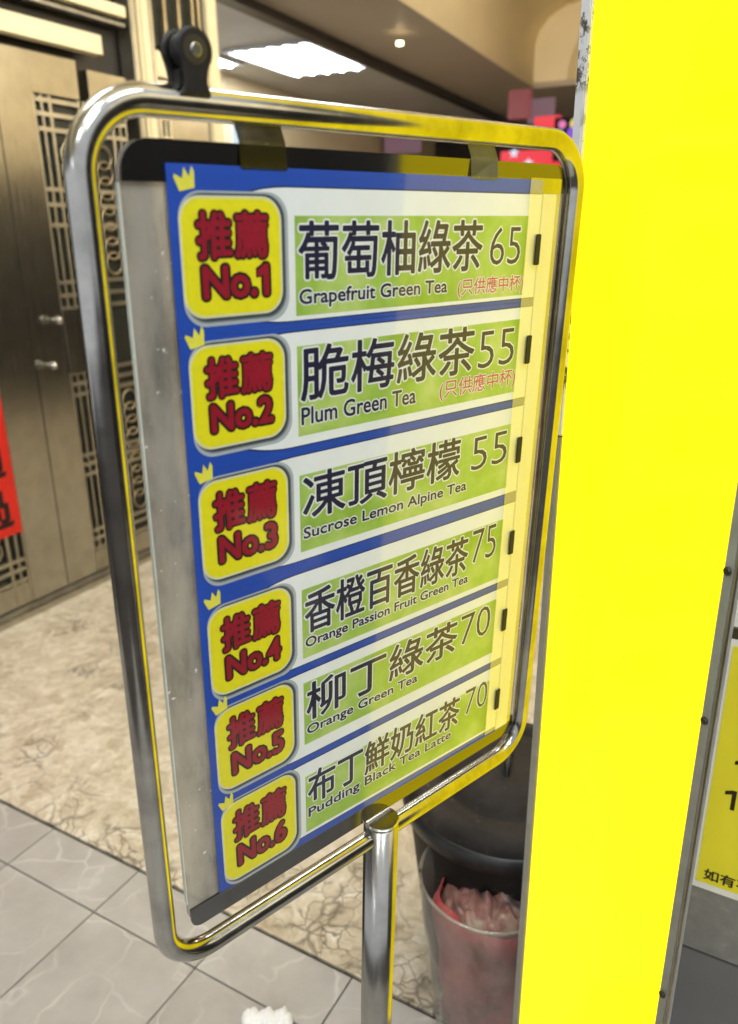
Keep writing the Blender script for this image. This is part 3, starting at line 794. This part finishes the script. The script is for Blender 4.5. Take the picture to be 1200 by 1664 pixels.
def warp(x, z):
    k = max(0., (x - .15) / .32); dd = -z / .69
    return x, z - .009 * dd * dd * k
rows = [  # top, bottom of the strip; label top/bottom; badge top/bottom; name, price, english (mm down); words
 (37.0, 154.0, 70.5, 146.5, 57, 142, (74.5, 119), (80.5, 115.5), (126, 141), '葡萄柚綠茶', '65', 'Grapefruit Green Tea', 386, 340, '(只供應中杯)', (355, 453), (398, 444)),
 (154.2, 259.8, 171, 247.5, 161.5, 243, (172, 217.5), (179, 216), (223, 238), '脆梅綠茶', '55', 'Plum Green Tea', 384, 304, '(只供應中杯)', (337, 453), (391, 447)),
 (260.0, 372.5, 283, 356.5, 269, 357, (283.5, 326), (289, 325), (333.5, 347.5), '凍頂檸檬', '55', 'Sucrose Lemon Alpine Tea', 372, 385, None, None, (391, 449)),
 (372.7, 479.5, 395, 469, 384, 471.5, (399, 443), (397, 437), (447.5, 461), '香橙百香綠茶', '75', 'Orange Passion Fruit Green Tea', 395, 398, None, None, (402, 443)),
 (479.7, 588.0, 497, 570, 487, 577, (500, 543), (500, 539), (548, 562), '柳丁綠茶', '70', 'Orange Green Tea', 386, 323, None, None, (392, 444)),
 (588.2, 694.5, 610, 683, 594, 690, (608, 650), (607, 643), (653, 668), '布丁鮮奶紅茶', '70', 'Pudding Black Tea Latte', 399, 386, None, None, (409, 450)),
]
SX0, SX1 = .0595, .4725
names = ['grapefruit', 'plum', 'frozen lemon', 'orange passion fruit', 'orange', 'pudding']
mag_x = [466, 465.5, 465, 466.5, 466, 466]
for i, (t0, t1, g0, g1, b0, b1, nm_, pr_, en_, cn_, price, eng, nx, ex, note, nr, prx) in enumerate(rows):
    bm = bmesh.new(); y = -.0002
    flat(bm, rrect(SX0, SX1, -t1 * mm, -t0 * mm, (0, 0, 0, 0)), y, .0008, 0, warp if i else None)
    # white field with its dark edge, running in under the badge
    wt, wb = t0 + (13.5 if i == 0 else 5.2), t1 - 4.2
    if i == 2: wb -= 4
    if i == 5: wb = t1 - 8
    for (e, mi, yy) in ((1.3, 1, -.0003), (0, 2, -.0004)):
        r_l = (.085, (wb - wt) * mm / 2 * .98)
        flat(bm, rrect(.074 - e * mm, SX1 - .00005, -(wb + e) * mm, -(wt - e) * mm, (r_l, 0, 0, r_l), 12), yy, 0, mi, warp)
    st = finish(bm, 'menu_strip', ['blue', 'navyedge', 'white'], MB)
    st['label'] = 'strip No.%d, %s drink priced %s' % (i + 1, names[i], price)
    # badge
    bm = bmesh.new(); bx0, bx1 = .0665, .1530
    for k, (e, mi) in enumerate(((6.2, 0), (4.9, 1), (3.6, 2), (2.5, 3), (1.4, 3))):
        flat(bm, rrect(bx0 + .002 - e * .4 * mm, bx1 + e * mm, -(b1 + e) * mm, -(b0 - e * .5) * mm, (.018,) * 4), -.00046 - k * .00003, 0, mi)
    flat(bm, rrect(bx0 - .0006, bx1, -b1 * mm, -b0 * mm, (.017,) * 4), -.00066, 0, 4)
    flat(bm, rrect(bx0 + .0012, bx1 - .0018, -(b1 - 1.8) * mm, -(b0 + 1.8) * mm, (.0155,) * 4), -.00072, 0, 5)
    h = b1 - b0; zt = -b0 * mm
    for (dil, mi, yy) in ((.0028, 6, -.00080), (.00095, 7, -.00092)):
        put_text(bm, '推', bx0 + .0135, bx0 + .0410, zt - h * .50 * mm, zt - h * .135 * mm, yy, dil, mi, 12)
        put_text(bm, '薦', bx0 + .0450, bx0 + .0730, zt - h * .50 * mm, zt - h * .135 * mm, yy - .0000001, dil, mi, 12)
        put_text(bm, 'No.%d' % (i + 1), bx0 + .0165, bx0 + .0725, zt - h * .83 * mm, zt - h * .575 * mm, yy, dil * 1.15, mi, 12)
        if i == 0:
            def flag(e, yy_):
                xr = bx0 + .0725; zt_ = zt - h * .575 * mm
                flat(bm, [(xr - .0030, zt_ + e), (xr - .0030, zt_ - .0060 - e), (xr - .0085 - e, zt_ - .0078 - e * .5), (xr - .0085 - e, zt_ - .0040 + e)], yy_, 0, mi)
            flag(dil * .8, yy - .00003)
    finish(bm, 'badge', ['glow1', 'glow1', 'glow2', 'glow3', 'badgerim', 'yellow', 'inkblack', 'red'], st)
    # crown
    bm = bmesh.new(); cz = -(t0 + (10 if i == 0 else 1.5)) * mm; cx = .0735
    cr = [(-.0065, -.0065), (.0055, -.0065), (.0080, .0035), (.0070, .0075), (.0032, .0012), (.0008, .0078), (-.0022, .0010), (-.0075, .0050), (-.0085, .0030)]
    ca, sa = math.cos(R(12)), math.sin(R(12))
    flat(bm, [(cx + x * ca - z * sa, cz + x * sa + z * ca) for x, z in cr], -.00062); finish(bm, 'crown', 'crown', st)
    # label
    bm = bmesh.new(); flat(bm, rrect(.1655, .4535, -g1 * mm, -g0 * mm, (0, 0, 0, 0)), -.0005, 0, 0, warp); finish(bm, 'green_label', 'green', st)
    # words: pale outline below, dark strokes above
    def words(name, body, x0, x1, z0, z1, mats, dw, dk, off=0.):
        bm = bmesh.new()
        put_text(bm, body, x0 * mm, x1 * mm, -z1 * mm, -z0 * mm, -.00062, dw, 0, 10, warp, off)
        put_text(bm, body, x0 * mm, x1 * mm, -z1 * mm, -z0 * mm, -.00074, dk, 1, 6, warp, off)
        return finish(bm, name, mats, st)
    words('drink_name', cn_, 169, nx, nm_[0], nm_[1], ['white', 'navy'], .0023, .00080)
    words('price', price, prx[0], prx[1], pr_[0], pr_[1], ['white', 'navy'], .0014, 0., -.008)
    words('english_name', eng, 169, ex, en_[0], en_[1], ['white', 'navy'], .0015, .00045)
    if note: words('size_note', note, nr[0], nr[1], en_[0] + (0 if i == 0 else -2), en_[1] + (3 if i == 0 else 4), ['white', 'pink'], .0010, .00025)
    bm = bmesh.new(); mc = (g0 + g1) / 2 - 6
    box(bm, (mag_x[i] * mm, -.0052, -mc * mm - .009 * (mc / 690) ** 2), (.0085, .0012, .030), .0008); finish(bm, 'magnet', 'magnet', st)
# clear sleeve over the sheets
bm = bmesh.new(); flat(bm, rrect(.058, .4965, -.6945, -.0365, (.002,) * 4), -.0034, 0, 0); finish(bm, 'clear_sleeve', 'sleeve', MB)
bm = bmesh.new(); flat(bm, rrect(.4475, .4970, -.6960, -.0355, (.002,) * 4), -.0044, 0, 0); finish(bm, 'added_reflect_strip', 'reflect_strip', MB)  # extra glossy film added to strengthen the yellow reflection on the right
bm = bmesh.new(); box(bm, (.4845, -.0004, -.376), (.0225, .0012, .652), .0004); finish(bm, 'sleeve_margin', 'paper', MB)

for fn in POSTER_WRITING: wr(fn)

# ------------------------------------------------------------ bins
BN = empty('waste_bin', 'round scuffed black waste bin with a ridged lid', 'bin', M4=Matrix.Translation((.272, 1.30, 0)))
bm = bmesh.new(); lathe(bm, [(.0, .0), (.150, .0), (.157, .02), (.196, .36), (.199, .39)], 56); finish(bm, 'bin_body', 'binblack', BN)
bm = bmesh.new(); lathe(bm, [(.199, .375), (.210, .377), (.213, .395), (.211, .412), (.200, .416)], 56); finish(bm, 'bin_rim', 'binrim', BN)
bm = bmesh.new(); lathe(bm, [(.206, .405), (.204, .424), (.190, .436), (.150, .446), (.146, .436), (.128, .434), (.124, .448), (.075, .458), (.0001, .462)], 56); finish(bm, 'bin_lid', 'binblack', BN)
bm = bmesh.new(); sweep(bm, [(-.035, 0, .452), (-.033, 0, .474), (0, 0, .482), (.033, 0, .474), (.035, 0, .452)], .006, 12)
hd = finish(bm, 'lid_handle', 'binrim', BN); hd.rotation_euler = (0, 0, R(75))

TB = empty('clear_bucket', 'clear plastic bucket holding red and grey rubbish in a cloudy liner', 'bucket', M4=Matrix.Translation((.215, 1.12, 0)) @ Matrix.Diagonal((1, 1, .70, 1)))
def wob(a, k, z): return .003 * math.sin(5 * a + 9 * z) + .002 * math.sin(11 * a - 23 * z)
prof = [(.095, 0), (.098, .01)] + [(.098 + .030 * t / 16, .01 + .50 * t / 16) for t in range(1, 17)]
bm = bmesh.new(); lathe(bm, prof, 72, wob=wob); finish(bm, 'bucket_wall', 'bag', TB)
bm = bmesh.new(); sweep(bm, [(.1285 * math.cos(t * math.pi / 24), .1285 * math.sin(t * math.pi / 24), .512) for t in range(48)], .0035, 8, True); finish(bm, 'bucket_rim', 'bag', TB)
bm = bmesh.new()
def wob2(a, k, z): return .006 * math.sin(3 * a + 14 * z) + .004 * math.sin(7 * a - 19 * z)
prof2 = [(.0001, .004), (.080, .006)] + [(.080 + .018 * t / 12, .01 + .40 * t / 12) for t in range(1, 13)] + [(.094, .43), (.088, .44)]
lathe(bm, prof2, 48, wob=wob2); finish(bm, 'red_contents', 'content', TB)
from mathutils import noise as mnoise
bm = bmesh.new(); rings = []
for k in range(22):
    r_ = .0915 * k / 21; ring = []
    for i in range(56):
        a = 2 * math.pi * i / 56; x, y_ = r_ * math.cos(a), r_ * math.sin(a)
        hgt = .440 + .055 * (abs(mnoise.noise(Vector((x * 22, y_ * 22, 3)))) + .6 * abs(mnoise.noise(Vector((x * 55, y_ * 55, 8))))) - .06 * (k / 21) ** 3
        ring.append(bm.verts.new((x, y_, hgt)))
    rings.append(ring)
for a, b_ in zip(rings, rings[1:]):
    for i in range(56):
        bm.faces.new((a[i], a[(i + 1) % 56], b_[(i + 1) % 56], b_[i])).smooth = True
finish(bm, 'crumpled_rubbish', 'murk', TB)

# tissue on the floor
bm = bmesh.new()
for k in range(9):
    t = bmesh.new(); bmesh.ops.create_icosphere(t, subdivisions=2, radius=.018, matrix=Matrix.Translation((-.034 + .0095 * k, .006 * math.sin(k * 2.1), .012)) @ Matrix.Diagonal((.75, 1.3, .9, 1)))
    for v_ in t.verts: v_.co += Vector([random.uniform(-.002, .002) for _ in range(3)]); v_.co.z = max(0, v_.co.z)
    join(bm, t)
ts = finish(bm, 'crumpled_tissue', 'tissue', None, True); ts.location = (-0.212, 1.109, .002)
tag(ts, 'crumpled white tissue lying on the grey tiles at the bottom edge', 'tissue')
